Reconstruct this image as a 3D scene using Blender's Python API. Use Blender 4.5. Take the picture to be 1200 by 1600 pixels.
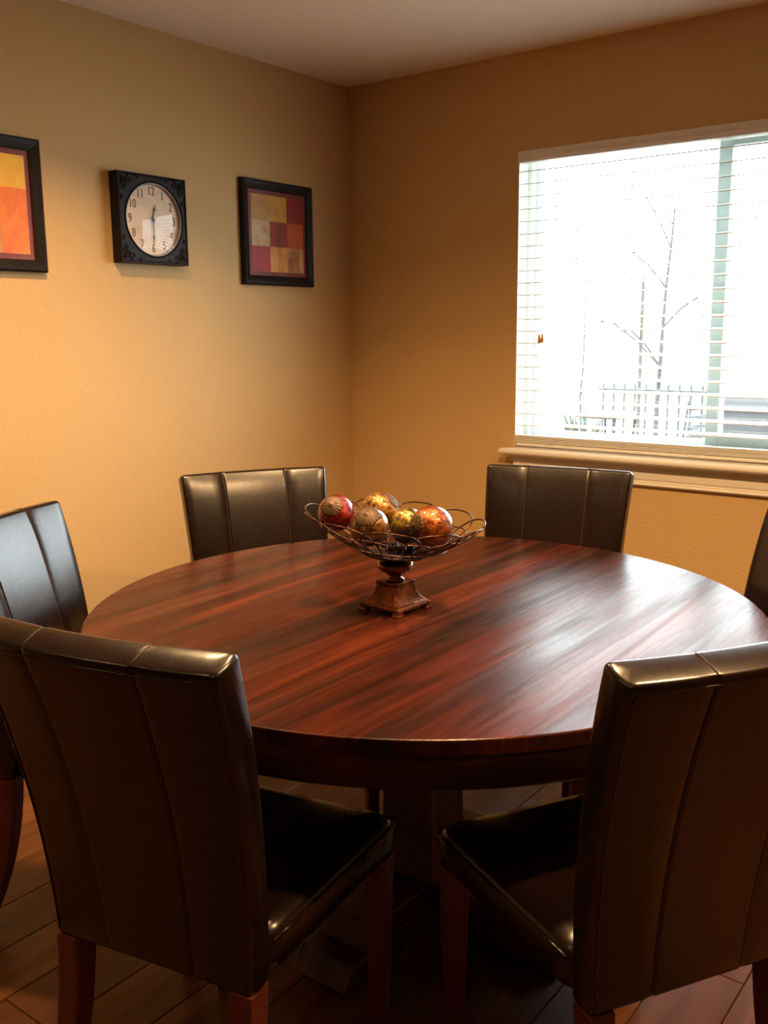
import bpy, bmesh, math, random
from mathutils import Vector, Matrix
random.seed(7)
PI = math.pi
C = bpy.context.scene.collection
sc = bpy.context.scene
for o in list(bpy.data.objects):
    bpy.data.objects.remove(o)

# ------------------------------------------------------------------ camera
cam_d = bpy.data.cameras.new('camera')
cam = bpy.data.objects.new('camera', cam_d)
C.objects.link(cam)
cam_d.sensor_fit = 'VERTICAL'
cam_d.sensor_height = 24.0
cam_d.lens = 1505.53 / 1600 * 24.0
cam_d.clip_start = 0.02
_r = Vector((0.79779327, 0.60285752, -0.00941898))
_u = Vector((-0.10440669, 0.15351917, 0.98261442))
_f = Vector((-0.59382248, 0.78293977, -0.18541892))
_m = Matrix((( _r.x, _u.x, -_f.x), (_r.y, _u.y, -_f.y), (_r.z, _u.z, -_f.z))).to_4x4()
_m.translation = Vector((2.85523, -3.52734, 1.38460))
cam.matrix_world = _m
sc.camera = cam

# ------------------------------------------------------------------ world and exposure
world = bpy.data.worlds.new('overcast_sky')
sc.world = world
world.use_nodes = True
_bg = world.node_tree.nodes['Background']
_bg.inputs[0].default_value = (0.86, 0.97, 1.0, 1)
_bg.inputs[1].default_value = 13.0
sc.view_settings.view_transform = 'Standard'
sc.view_settings.look = 'None'
sc.view_settings.gamma = 1.0
sc.view_settings.use_curve_mapping = False
sc.view_settings.exposure = 0.0

WARM = (1.0, 0.60, 0.27)
CAN_W = [22.0, 42.0, 44.0, 2.0, 2.0, 2.0]          # power of each recessed ceiling lamp
# x, y of the six recessed lamps (found from their mirror images in the glass balls and the clock's shadow)
CANS = [(0.82, -1.85), (1.85, -1.85), (2.98, -1.85), (0.75, -3.9), (1.75, -3.9), (2.98, -3.9)]

# sky portal in the window opening (only guides sampling of the sky)
_pl = bpy.data.lights.new('window_portal', 'AREA')
_pl.shape = 'RECTANGLE'; _pl.size = 1.57; _pl.size_y = 1.18
_pl.cycles.is_portal = True
_po = bpy.data.objects.new('window_portal', _pl)
C.objects.link(_po)
_po.location = (1.655, 0.16, 1.485)
_po.rotation_euler = (-PI/2, 0, 0)

# ------------------------------------------------------------------ material helpers
def new_mat(name):
    m = bpy.data.materials.new(name)
    m.use_nodes = True
    nt = m.node_tree
    b = nt.nodes['Principled BSDF']
    return m, nt, b
def N(nt, t, **kw):
    n = nt.nodes.new(t)
    for k, v in kw.items():
        if k.startswith('_'):
            setattr(n, k[1:], v)
        else:
            key = int(k[1:]) if k[0] == 'i' and k[1:].isdigit() else k.replace('__', ' ')
            n.inputs[key].default_value = v
    return n
def L(nt, a, b): nt.links.new(a, b)
def ramp(nt, stops, interp='LINEAR'):
    n = nt.nodes.new('ShaderNodeValToRGB')
    n.color_ramp.interpolation = interp
    e = n.color_ramp.elements
    while len(e) < len(stops): e.new(0.5)
    for k, (p, c) in enumerate(stops):
        e[k].position = p
        e[k].color = (*c, 1) if len(c) == 3 else c
    return n
def coords(nt, scale=(1, 1, 1), kind='Object', rot=(0, 0, 0), loc=(0, 0, 0)):
    t = nt.nodes.new('ShaderNodeTexCoord')
    mp = nt.nodes.new('ShaderNodeMapping')
    mp.inputs['Scale'].default_value = scale
    mp.inputs['Rotation'].default_value = rot
    mp.inputs['Location'].default_value = loc
    L(nt, t.outputs[kind], mp.inputs['Vector'])
    return mp.outputs[0]
def bump(nt, b, height, strength=0.3, dist=0.002):
    n = N(nt, 'ShaderNodeBump', Strength=strength, Distance=dist)
    L(nt, height, n.inputs['Height'])
    L(nt, n.outputs[0], b.inputs['Normal'])
    return n
def plain(name, col, rough=0.5, metal=0.0, spec=0.5, var=0.12, nscale=30, bmp=0.0, coat=0.0):
    m, nt, b = new_mat(name)
    v = coords(nt)
    no = N(nt, 'ShaderNodeTexNoise', Scale=nscale, Detail=4.0)
    L(nt, v, no.inputs['Vector'])
    lo = tuple(c * (1 - var) for c in col); hi = tuple(min(1, c * (1 + var)) for c in col)
    r = ramp(nt, [(0.3, lo), (0.7, hi)])
    L(nt, no.outputs[0], r.inputs[0]); L(nt, r.outputs[0], b.inputs['Base Color'])
    b.inputs['Roughness'].default_value = rough
    b.inputs['Metallic'].default_value = metal
    b.inputs['Specular IOR Level'].default_value = spec
    b.inputs['Coat Weight'].default_value = coat
    if bmp: bump(nt, b, no.outputs[0], bmp, 0.002)
    return m

def wall_mat():
    m, nt, b = new_mat('tan_wall_paint')
    v = coords(nt)
    n1 = N(nt, 'ShaderNodeTexNoise', Scale=95.0, Detail=4.0, Roughness=0.55)
    n2 = N(nt, 'ShaderNodeTexNoise', Scale=1.4, Detail=3.0)
    L(nt, v, n1.inputs['Vector']); L(nt, v, n2.inputs['Vector'])
    r = ramp(nt, [(0.3, (0.60, 0.400, 0.175)), (0.7, (0.64, 0.430, 0.19))])
    L(nt, n2.outputs[0], r.inputs[0]); L(nt, r.outputs[0], b.inputs['Base Color'])
    b.inputs['Roughness'].default_value = 0.62
    b.inputs['Specular IOR Level'].default_value = 0.35
    bump(nt, b, n1.outputs[0], 0.42, 0.005)
    return m
M = {}
M['wall'] = wall_mat()
M['rear_wall'] = plain('darkened_rear_wall', (0.16, 0.10, 0.055), 0.7, var=0.03)  # unseen walls coloured dark so the near chair backs reflect a dim room
M['ceiling'] = plain('ceiling_paint', (0.86, 0.80, 0.72), 0.85, spec=0.2, var=0.02, nscale=80, bmp=0.25)
M['trim'] = plain('white_trim_paint', (0.80, 0.75, 0.66), 0.4, var=0.02)
M['vinyl'] = plain('white_vinyl', (0.75, 0.82, 0.82), 0.45, var=0.02)
M['slat'] = plain('white_blind_slat', (0.82, 0.80, 0.74), 0.45, var=0.02)
M['cord'] = plain('white_cord', (0.75, 0.72, 0.65), 0.7, var=0.05)
M['tassel'] = plain('amber_tassel', (0.7, 0.32, 0.06), 0.4)
M['black_frame'] = plain('black_painted_wood', (0.012, 0.008, 0.007), 0.48, spec=0.22, var=0.3, nscale=60, bmp=0.15)
M['clock_case'] = plain('carved_black_clock_case', (0.014, 0.011, 0.011), 0.5, spec=0.16, var=0.3, nscale=50, bmp=0.2)
M['ink'] = plain('faded_brown_ink', (0.16, 0.09, 0.05), 0.8, var=0.35, nscale=200)
M['hand'] = plain('dark_hand_metal', (0.03, 0.02, 0.02), 0.4)
M['bezel'] = plain('grey_bezel', (0.35, 0.34, 0.36), 0.35, var=0.05)

def leather(name, c1, c2, rough):
    m, nt, b = new_mat(name)
    v = coords(nt)
    vo = N(nt, 'ShaderNodeTexNoise', Scale=260.0, Detail=1.0)
    n1 = N(nt, 'ShaderNodeTexNoise', Scale=75.0, Detail=3.0, Roughness=0.5, Distortion=1.2)
    n2 = N(nt, 'ShaderNodeTexNoise', Scale=5.0, Detail=3.0)
    n3 = N(nt, 'ShaderNodeTexNoise', Scale=22.0, Detail=2.0, Roughness=0.4)
    for n in (vo, n1, n2, n3): L(nt, v, n.inputs['Vector'])
    r = ramp(nt, [(0.3, c1), (0.7, c2)])
    L(nt, n2.outputs[0], r.inputs[0]); L(nt, r.outputs[0], b.inputs['Base Color'])
    rr = N(nt, 'ShaderNodeMapRange', i3=rough - 0.04, i4=rough + 0.05)
    L(nt, n1.outputs[0], rr.inputs[0]); L(nt, rr.outputs[0], b.inputs['Roughness'])
    ad = N(nt, 'ShaderNodeMath', _operation='MULTIPLY_ADD', i1=0.16)
    L(nt, vo.outputs[0], ad.inputs[0]); L(nt, n3.outputs[0], ad.inputs[2])
    b.inputs['Specular IOR Level'].default_value = 0.36
    b.inputs['Coat Weight'].default_value = 0.4; b.inputs['Coat Roughness'].default_value = 0.22
    bump(nt, b, ad.outputs[0], 0.22, 0.0011)
    return m
M['leather'] = leather('dark_brown_leather', (0.0060, 0.0022, 0.0013), (0.0105, 0.0040, 0.0022), 0.28)
M['thread'] = plain('brown_thread', (0.045, 0.020, 0.011), 0.5)

def wood(name, cols, scale, rough, random_amt=0.25, spec=0.5, coat=0.0, coat_rough=0.1, bs=0.15, micro=False):
    m, nt, b = new_mat(name)
    tc = nt.nodes.new('ShaderNodeTexCoord')
    oi = nt.nodes.new('ShaderNodeObjectInfo')
    off = N(nt, 'ShaderNodeVectorMath', _operation='SCALE', _label='board offset')
    cb = nt.nodes.new('ShaderNodeCombineXYZ')
    mu = N(nt, 'ShaderNodeMath', _operation='MULTIPLY', i1=37.0)
    L(nt, oi.outputs['Random'], mu.inputs[0])
    for k in range(3): L(nt, mu.outputs[0], cb.inputs[k])
    va = N(nt, 'ShaderNodeVectorMath', _operation='ADD')
    L(nt, tc.outputs['Object'], va.inputs[0]); L(nt, cb.outputs[0], va.inputs[1])
    mp = nt.nodes.new('ShaderNodeMapping'); mp.inputs['Scale'].default_value = scale
    L(nt, va.outputs[0], mp.inputs['Vector'])
    n1 = N(nt, 'ShaderNodeTexNoise', Scale=1.0, Detail=7.0, Roughness=0.6, Distortion=0.9)
    L(nt, mp.outputs[0], n1.inputs['Vector'])
    mp2 = nt.nodes.new('ShaderNodeMapping'); mp2.inputs['Scale'].default_value = tuple(s * 7 if s > 5 else s * 2.2 for s in scale)
    L(nt, va.outputs[0], mp2.inputs['Vector'])
    n2 = N(nt, 'ShaderNodeTexNoise', Scale=1.0, Detail=4.0)
    L(nt, mp2.outputs[0], n2.inputs['Vector'])
    a1 = N(nt, 'ShaderNodeMath', _operation='MULTIPLY_ADD', i1=0.22)
    L(nt, n2.outputs[0], a1.inputs[0]); L(nt, n1.outputs[0], a1.inputs[2])
    a2 = N(nt, 'ShaderNodeMath', _operation='MULTIPLY_ADD', i1=random_amt)
    L(nt, oi.outputs['Random'], a2.inputs[0]); L(nt, a1.outputs[0], a2.inputs[2])
    lo, hi = 0.42, 0.78 + random_amt
    st = [(lo + (hi - lo) * k / (len(cols) - 1), c) for k, c in enumerate(cols)]
    st = [(min(1, p), c) for p, c in st]
    r = ramp(nt, st)
    L(nt, a2.outputs[0], r.inputs[0]); L(nt, r.outputs[0], b.inputs['Base Color'])
    rr = N(nt, 'ShaderNodeMapRange', i3=rough - 0.05, i4=rough + 0.12)
    L(nt, n2.outputs[0], rr.inputs[0]); L(nt, rr.outputs[0], b.inputs['Roughness'])
    b.inputs['Specular IOR Level'].default_value = spec
    b.inputs['Coat Weight'].default_value = coat
    b.inputs['Coat Roughness'].default_value = coat_rough
    b1 = bump(nt, b, a1.outputs[0], bs, 0.002)
    if micro:      # fine brushed grain left by the varnish brush and open pores
        mp3 = nt.nodes.new('ShaderNodeMapping'); mp3.inputs['Scale'].default_value = (230, 5, 20)
        L(nt, tc.outputs['Object'], mp3.inputs['Vector'])
        n3 = N(nt, 'ShaderNodeTexNoise', Scale=1.0, Detail=3.0)
        L(nt, mp3.outputs[0], n3.inputs['Vector'])
        b2 = N(nt, 'ShaderNodeBump', Strength=0.30, Distance=0.0006)
        L(nt, n3.outputs[0], b2.inputs['Height']); L(nt, b1.outputs[0], b2.inputs['Normal'])
        L(nt, b2.outputs[0], b.inputs['Normal'])
        sp = N(nt, 'ShaderNodeMapRange', i1=0.35, i2=0.65, i3=spec * 0.35, i4=spec * 1.25)
        mp4 = nt.nodes.new('ShaderNodeMapping'); mp4.inputs['Scale'].default_value = scale
        L(nt, tc.outputs['Object'], mp4.inputs['Vector'])
        n4 = N(nt, 'ShaderNodeTexNoise', Scale=1.0, Detail=5.0, Distortion=0.9)
        L(nt, mp4.outputs[0], n4.inputs['Vector'])
        L(nt, n4.outputs[0], sp.inputs[0]); L(nt, sp.outputs[0], b.inputs['Specular IOR Level'])
    return m
REDWOOD = [(0.009, 0.0035, 0.0025), (0.022, 0.006, 0.0035), (0.046, 0.0095, 0.0045), (0.092, 0.019, 0.007)]
M['table'] = wood('varnished_mahogany', REDWOOD, (14, 1.2, 6), 0.25, 0.17, spec=0.155, bs=0.35, micro=True)
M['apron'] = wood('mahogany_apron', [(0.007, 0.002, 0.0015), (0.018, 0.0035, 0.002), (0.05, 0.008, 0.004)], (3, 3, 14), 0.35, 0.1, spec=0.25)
M['pedestal'] = wood('dark_mahogany', [(0.030, 0.010, 0.006), (0.08, 0.026, 0.013), (0.14, 0.048, 0.022)], (12, 12, 2), 0.4, 0.05)
M['leg'] = wood('cherry_stained_leg', [(0.06, 0.012, 0.006), (0.11, 0.022, 0.009), (0.16, 0.034, 0.013)], (14, 14, 2), 0.32, 0.05)
M['floor'] = wood('laminate_plank', [(0.045, 0.014, 0.005), (0.09, 0.030, 0.009), (0.14, 0.050, 0.016), (0.19, 0.072, 0.024)], (14, 1.1, 3), 0.38, 0.22, spec=0.22, bs=0.1)
M['subfloor'] = plain('dark_subfloor', (0.02, 0.01, 0.006), 0.9)

def metal_copper():
    m, nt, b = new_mat('antique_copper')
    v = coords(nt)
    n1 = N(nt, 'ShaderNodeTexNoise', Scale=22.0, Detail=5.0)
    L(nt, v, n1.inputs['Vector'])
    r = ramp(nt, [(0.35, (0.12, 0.035, 0.016)), (0.65, (0.42, 0.14, 0.05))])
    L(nt, n1.outputs[0], r.inputs[0]); L(nt, r.outputs[0], b.inputs['Base Color'])
    b.inputs['Metallic'].default_value = 0.75
    b.inputs['Roughness'].default_value = 0.23
    bump(nt, b, n1.outputs[0], 0.15, 0.001)
    return m
M['copper'] = metal_copper()
M['wire'] = plain('bronze_wire', (0.07, 0.03, 0.02), 0.3, metal=0.8, var=0.3)
M['dish'] = plain('dark_bronze_dish', (0.02, 0.01, 0.008), 0.4, metal=0.5, var=0.3)

def ball_mat(name, cols, scale=60):
    m, nt, b = new_mat(name)
    v = coords(nt)
    vo = N(nt, 'ShaderNodeTexVoronoi', Scale=float(scale) * 1.6, _feature='F1')
    n1 = N(nt, 'ShaderNodeTexNoise', Scale=float(scale), Detail=5.0, Roughness=0.7, Distortion=1.5)
    L(nt, v, vo.inputs['Vector']); L(nt, v, n1.inputs['Vector'])
    mx = N(nt, 'ShaderNodeMath', _operation='MULTIPLY_ADD', i1=0.35)
    L(nt, vo.outputs['Distance'], mx.inputs[0]); L(nt, n1.outputs[0], mx.inputs[2])
    k = len(cols)
    r = ramp(nt, [(0.52 + 0.24 * i / (k - 1), c) for i, c in enumerate(cols)])
    L(nt, mx.outputs[0], r.inputs[0]); L(nt, r.outputs[0], b.inputs['Base Color'])
    b.inputs['Metallic'].default_value = 0.5
    b.inputs['Roughness'].default_value = 0.30
    b.inputs['Coat Weight'].default_value = 1.0
    b.inputs['Coat Roughness'].default_value = 0.03
    bp = N(nt, 'ShaderNodeBump', Strength=0.7, Distance=0.003)
    L(nt, mx.outputs[0], bp.inputs['Height'])
    L(nt, bp.outputs[0], b.inputs['Normal'])
    return m
M['ball_red'] = ball_mat('red_crackle_glass', [(0.0550, 0.0022, 0.0022), (0.2090, 0.0066, 0.0044), (0.3025, 0.0165, 0.0083)])
M['ball_gold'] = ball_mat('gold_mosaic_glass', [(0.0550, 0.0193, 0.0033), (0.1925, 0.0825, 0.0165), (0.3575, 0.1760, 0.0385)], 45)
M['ball_bronze'] = ball_mat('bronze_gold_glass', [(0.0330, 0.0110, 0.0028), (0.1375, 0.0550, 0.0110), (0.2750, 0.1265, 0.0275)], 40)
M['ball_olive'] = ball_mat('olive_gold_glass', [(0.0275, 0.0193, 0.0028), (0.1375, 0.0935, 0.0110), (0.2750, 0.1815, 0.0275)], 50)
M['ball_amber'] = ball_mat('amber_mosaic_glass', [(0.0660, 0.0121, 0.0022), (0.2200, 0.0468, 0.0066), (0.3575, 0.1045, 0.0165)], 48)
M['medallion'] = plain('bronze_medallion', (0.075, 0.038, 0.016), 0.5, metal=0.35, var=0.35, nscale=90)

def glass_mat(name, refl=1.0):
    m, nt, b = new_mat(name)
    nt.nodes.remove(b)
    out = nt.nodes['Material Output']
    t = N(nt, 'ShaderNodeBsdfTransparent'); g = N(nt, 'ShaderNodeBsdfGlossy', Roughness=0.01)
    lw = N(nt, 'ShaderNodeLayerWeight', Blend=0.5)
    pw = N(nt, 'ShaderNodeMath', _operation='POWER', i1=5.0)
    fr = N(nt, 'ShaderNodeMath', _operation='MULTIPLY_ADD', i1=0.95 * refl, i2=0.045 * refl)
    L(nt, lw.outputs['Facing'], pw.inputs[0]); L(nt, pw.outputs[0], fr.inputs[0])
    mx = nt.nodes.new('ShaderNodeMixShader')
    L(nt, fr.outputs[0], mx.inputs[0]); L(nt, t.outputs[0], mx.inputs[1]); L(nt, g.outputs[0], mx.inputs[2])
    L(nt, mx.outputs[0], out.inputs[0])
    return m
M['glass'] = glass_mat('clear_glass')
M['dial_glass'] = glass_mat('clock_glass', 0.6)

def emit(name, col, s):
    m, nt, b = new_mat(name)
    b.inputs['Base Color'].default_value = (0.8, 0.8, 0.8, 1)
    b.inputs['Emission Color'].default_value = (*col, 1)
    b.inputs['Emission Strength'].default_value = s
    return m
M['lens'] = emit('glowing_lamp_lens', (1.0, 0.70, 0.35), 22.0)

# ------------------------------------------------------------------ object helpers
def setp(o, label=None, cat=None, group=None, kind=None):
    if label: o['label'] = label
    if cat: o['category'] = cat
    if group: o['group'] = group
    if kind: o['kind'] = kind
    return o
def empty(name, loc, rz=0, **kw):
    o = bpy.data.objects.new(name, None)
    o.empty_display_size = 0.05
    C.objects.link(o)
    o.location = loc; o.rotation_euler = (0, 0, rz)
    return setp(o, **kw)
def mesh_obj(name, verts, faces, mat, parent=None, smooth=False, mats=None, fmat=None, bevel=0, seg=2):
    me = bpy.data.meshes.new(name)
    me.from_pydata([tuple(v) for v in verts], [], faces)
    bm = bmesh.new(); bm.from_mesh(me)
    bmesh.ops.recalc_face_normals(bm, faces=bm.faces)
    bm.to_mesh(me); bm.free()
    for mm in (mats or [mat]): me.materials.append(mm)
    if fmat:
        for p, k in zip(me.polygons, fmat): p.material_index = k
    if smooth:
        for p in me.polygons: p.use_smooth = True
    o = bpy.data.objects.new(name, me)
    C.objects.link(o)
    if parent: o.parent = parent
    if bevel:
        b = o.modifiers.new('bevel', 'BEVEL'); b.width = bevel; b.segments = seg
        b.limit_method = 'ANGLE'; b.angle_limit = math.radians(40)
    return o
class MB:
    """collects shapes into one mesh"""
    def __init__(s): s.v = []; s.f = []
    def box(s, a, b, rot=None):
        x0, y0, z0 = a; x1, y1, z1 = b; k = len(s.v)
        P = [(x0,y0,z0),(x1,y0,z0),(x1,y1,z0),(x0,y1,z0),(x0,y0,z1),(x1,y0,z1),(x1,y1,z1),(x0,y1,z1)]
        if rot: P = [rot @ Vector(p) for p in P]
        s.v += P
        s.f += [tuple(k + i for i in q) for q in ((0,3,2,1),(4,5,6,7),(0,1,5,4),(1,2,6,5),(2,3,7,6),(3,0,4,7))]
        return s
    def loft(s, loops, closed=True, cap=True):
        k = len(s.v); n = len(loops[0])
        for lp in loops: s.v += [tuple(p) for p in lp]
        for i in range(len(loops) - 1):
            for j in range(n if closed else n - 1):
                a = k + i*n + j; b = k + i*n + (j+1) % n
                s.f.append((a, b, b + n, a + n))
        if cap:
            s.f.append(tuple(k + j for j in range(n))[::-1])
            s.f.append(tuple(k + (len(loops)-1)*n + j for j in range(n)))
        return s
    def tube(s, pts, r, n=6, closed=False, rfun=None):
        pts = [Vector(p) for p in pts]; m = len(pts); loops = []
        prev = None
        for i, p in enumerate(pts):
            if closed: t = pts[(i+1) % m] - pts[i-1]
            else: t = pts[min(i+1, m-1)] - pts[max(i-1, 0)]
            t.normalize()
            if prev is None:
                a = Vector((0,0,1)) if abs(t.z) < 0.9 else Vector((1,0,0))
                prev = t.cross(a).normalized()
            u = (prev - t * prev.dot(t)).normalized(); w = t.cross(u); prev = u
            rr = r * (rfun(i/(m-1)) if rfun else 1)
            loops.append([p + (u*math.cos(2*PI*q/n) + w*math.sin(2*PI*q/n)) * rr for q in range(n)])
        if closed:
            k = len(s.v)
            for lp in loops: s.v += [tuple(p) for p in lp]
            for i in range(m):
                i2 = (i+1) % m
                for q in range(n):
                    s.f.append((k+i*n+q, k+i*n+(q+1)%n, k+i2*n+(q+1)%n, k+i2*n+q))
        else: s.loft(loops)
        return s
    def lathe(s, prof, n=32, c=(0,0,0)):
        loops = [[(c[0]+r*math.cos(2*PI*q/n), c[1]+r*math.sin(2*PI*q/n), c[2]+z) for q in range(n)] for r, z in prof]
        return s.loft(loops)
    def prism(s, poly, z0, z1):
        return s.loft([[(x, y, z0) for x, y in poly], [(x, y, z1) for x, y in poly]])
    def obj(s, name, mat, parent=None, **kw):
        return mesh_obj(name, s.v, s.f, mat, parent, **kw)
def box(name, a, b, mat, parent=None, **kw): return MB().box(a, b).obj(name, mat, parent, **kw)
def copy_tree(o, parent=None):
    c = o.copy(); C.objects.link(c)
    c.parent = parent
    for ch in list(o.children): copy_tree(ch, c)
    return c

# ------------------------------------------------------------------ the room
CZ = 2.44; RX = 5.6; RY = -8.4
WX0, WX1, WZ0, WZ1 = 0.868, 2.44, 0.900, 2.073
def struct(name, a, b, mat, **kw):
    o = box(name, a, b, mat, **kw); o['kind'] = 'structure'; return o
struct('wall_left', (-0.12, RY, -0.05), (0, 0.0, CZ), M['wall'])
struct('wall_right', (RX, RY, -0.05), (RX + 0.12, 0.0, CZ), M['rear_wall'])
struct('wall_front', (-0.12, RY - 0.12, -0.05), (RX + 0.12, RY, CZ), M['rear_wall'])
mb = MB()
mb.box((-0.12, 0, -0.05), (WX0, 0.15, CZ)); mb.box((WX1, 0, -0.05), (RX + 0.12, 0.15, CZ))
mb.box((WX0, 0, -0.05), (WX1, 0.15, WZ0)); mb.box((WX0, 0, WZ1), (WX1, 0.15, CZ))
wb = mb.obj('wall_back', M['wall']); wb['kind'] = 'structure'
struct('ceiling', (-0.12, RY - 0.12, CZ), (RX + 0.12, 0.15, CZ + 0.1), M['ceiling'])
for nm, a, b in (('baseboard_left', (0, RY, 0), (0.014, -0.014, 0.09)), ('baseboard_back', (0, -0.014, 0), (RX, 0, 0.09)),
                 ('baseboard_right', (RX - 0.014, RY, 0), (RX, -0.014, 0.09)), ('baseboard_front', (0.014, RY, 0), (RX - 0.014, RY + 0.014, 0.09))):
    struct(nm, a, b, M['trim'], bevel=0.004)

# floor: sub-floor slab with laid planks as parts
fl = struct('floor', (-0.12, RY - 0.12, -0.10), (RX + 0.12, 0.15, -0.010), M['subfloor'])
PW = 0.155
plank_cache = {}
def plank(x0, x1, y0, y1):
    g = 0.0008; w = x1 - x0 - 2*g; l = y1 - y0 - 2*g; key = (round(w, 4), round(l, 4))
    if key not in plank_cache:
        c = 0.0016; m2 = MB()
        lo = [(-w/2, -l/2), (w/2, -l/2), (w/2, l/2), (-w/2, l/2)]
        li = [(-w/2+c, -l/2+c), (w/2-c, -l/2+c), (w/2-c, l/2-c), (-w/2+c, l/2-c)]
        m2.loft([[(x, y, -0.010) for x, y in lo], [(x, y, -0.0014) for x, y in lo], [(x, y, 0) for x, y in li]])
        o = m2.obj('plank', M['floor'], fl); plank_cache[key] = o
    else:
        o = plank_cache[key].copy(); C.objects.link(o)
    o.location = ((x0+x1)/2, (y0+y1)/2, 0)
rr = random.Random(3)
x = 0.025 - PW; col = 0
FX_, FY_ = 4.2, -5.0      # beyond this the planks go on as one laid sheet
while x < FX_:
    xa, xb = max(0, x), min(FX_, x + PW)
    # a joint of the column beginning at x = 2.195 lies at y = -1.6
    off = 1.6 if abs(x - 2.195) < 0.02 else (0.35 + 0.43 * col) % 1.22 + 0.001
    ys = [0.0]; y = off
    while y > 1.22: y -= 1.22
    if y < 0.12: y += 1.22
    while y < -FY_: ys.append(-y); y += 1.22
    if ys[-1] - FY_ < 0.12: ys.pop()
    ys.append(FY_)
    for ya, yb in zip(ys[:-1], ys[1:]):
        if xb - xa > 0.01: plank(xa, xb, yb, ya)
    x += PW; col += 1

m2 = MB(); m2.box((FX_, RY, -0.0099), (RX, 0, 0)); m2.box((0, RY, -0.0099), (FX_ - 0.001, FY_ - 0.001, 0))
m2.obj('plank', M['floor'], fl)['kind'] = 'stuff'

# window: frame, sashes and panes
win = empty('window_1', (0, 0, 0), kind='structure')
YF0, YF1 = 0.075, 0.145
mb = MB()
mb.box((WX0, YF0, WZ0), (WX0 + 0.022, YF1, WZ1)); mb.box((WX1 - 0.045, YF0, WZ0), (WX1, YF1, WZ1))
mb.box((WX0 + 0.022, YF0, WZ0), (WX1 - 0.045, YF1, WZ0 + 0.045)); mb.box((WX0 + 0.022, YF0, WZ1 - 0.010), (WX1 - 0.045, YF1, WZ1))
mb.obj('frame', M['vinyl'], win, bevel=0.003)
M['shaded_vinyl'] = plain('shaded_vinyl_sash', (0.42, 0.53, 0.54), 0.5, var=0.03)  # white vinyl, its shade painted in as a grey-green tint
def sash(x0, x1, y0, y1, w, mt):
    z0, z1 = WZ0 + 0.045, WZ1 - 0.010
    wt = 0.006 if w < 0.03 else w
    m2 = MB()
    m2.box((x0, y0, z0), (x0 + w, y1, z1)); m2.box((x1 - w, y0, z0), (x1, y1, z1))
    m2.box((x0 + w, y0, z0), (x1 - w, y1, z0 + w)); m2.box((x0 + w, y0, z1 - wt), (x1 - w, y1, z1))
    s = m2.obj('sash', mt, win, bevel=0.002)
    ym = (y0 + y1)/2
    box('pane', (x0 + w, ym - 0.002, z0 + w), (x1 - w, ym + 0.002, z1 - wt), M['glass'], s)
sash(WX0 + 0.022, 1.683, 0.112, 0.140, 0.020, M['vinyl'])
sash(1.635, WX1 - 0.045, 0.080, 0.108, 0.048, M['shaded_vinyl'])

for nm_, a_, b_ in (('jamb_liner', (WX0, 0.0, WZ0 + 0.002), (WX0 + 0.003, YF0, WZ1 - 0.003)), ('jamb_liner', (WX1 - 0.003, 0.0, WZ0 + 0.002), (WX1, YF0, WZ1 - 0.003)), ('head_liner', (WX0, 0.0, WZ1 - 0.003), (WX1, YF0, WZ1))):
    box(nm_, a_, b_, M['trim'], win)
# moulded window sill (stool, cove and apron) running along under the opening
tr = empty('trim_1', (WX0 - 0.02, 0, 0.79), kind='structure')
X0t, X1t = WX0 - 0.030, WX1 + 0.030
def moulding(name, prof, x0, x1, ret):
    """prof: list of (depth from wall, z); left and right ends return to the wall on a mitre"""
    loops = []
    P = [(0, prof[0][1])] + prof + [(0, prof[-1][1])]
    loops.append([(x0 + ret - 0*d, 0.0, z) for d, z in P])
    loops.append([(x0 + ret - d, -d, z) for d, z in P])
    loops.append([(x1 - ret + d, -d, z) for d, z in P])
    loops.append([(x1 - ret, 0.0, z) for d, z in P])
    m2 = MB(); m2.loft(loops)
    o = m2.obj(name, M['trim'], tr); o.location = (-tr.location[0], 0, -tr.location[2]); return o
moulding('stool', [(0.044, 0.8715), (0.055, 0.8745), (0.060, 0.881), (0.060, 0.889), (0.056, 0.896), (0.050, 0.899)], X0t, X1t, 0.046)
moulding('cove', [(0.014, 0.842), (0.014, 0.846), (0.021, 0.847), (0.021, 0.851), (0.017, 0.853), (0.022, 0.861), (0.031, 0.866), (0.036, 0.8665), (0.036, 0.8715)], X0t, X1t, 0.046)
moulding('apron', [(0.010, 0.806), (0.013, 0.815), (0.013, 0.842)], X0t, X1t, 0.046)
moulding('bottom_bead', [(0.008, 0.787), (0.016, 0.788), (0.019, 0.793), (0.016, 0.798), (0.012, 0.799), (0.014, 0.803), (0.012, 0.806)], X0t, X1t, 0.046)
box('inner_board', (WX0, 0.0, WZ0 - 0.001), (WX1, YF0, WZ0 + 0.0015), M['trim'], tr).location = (-tr.location[0], 0, -tr.location[2])

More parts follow.
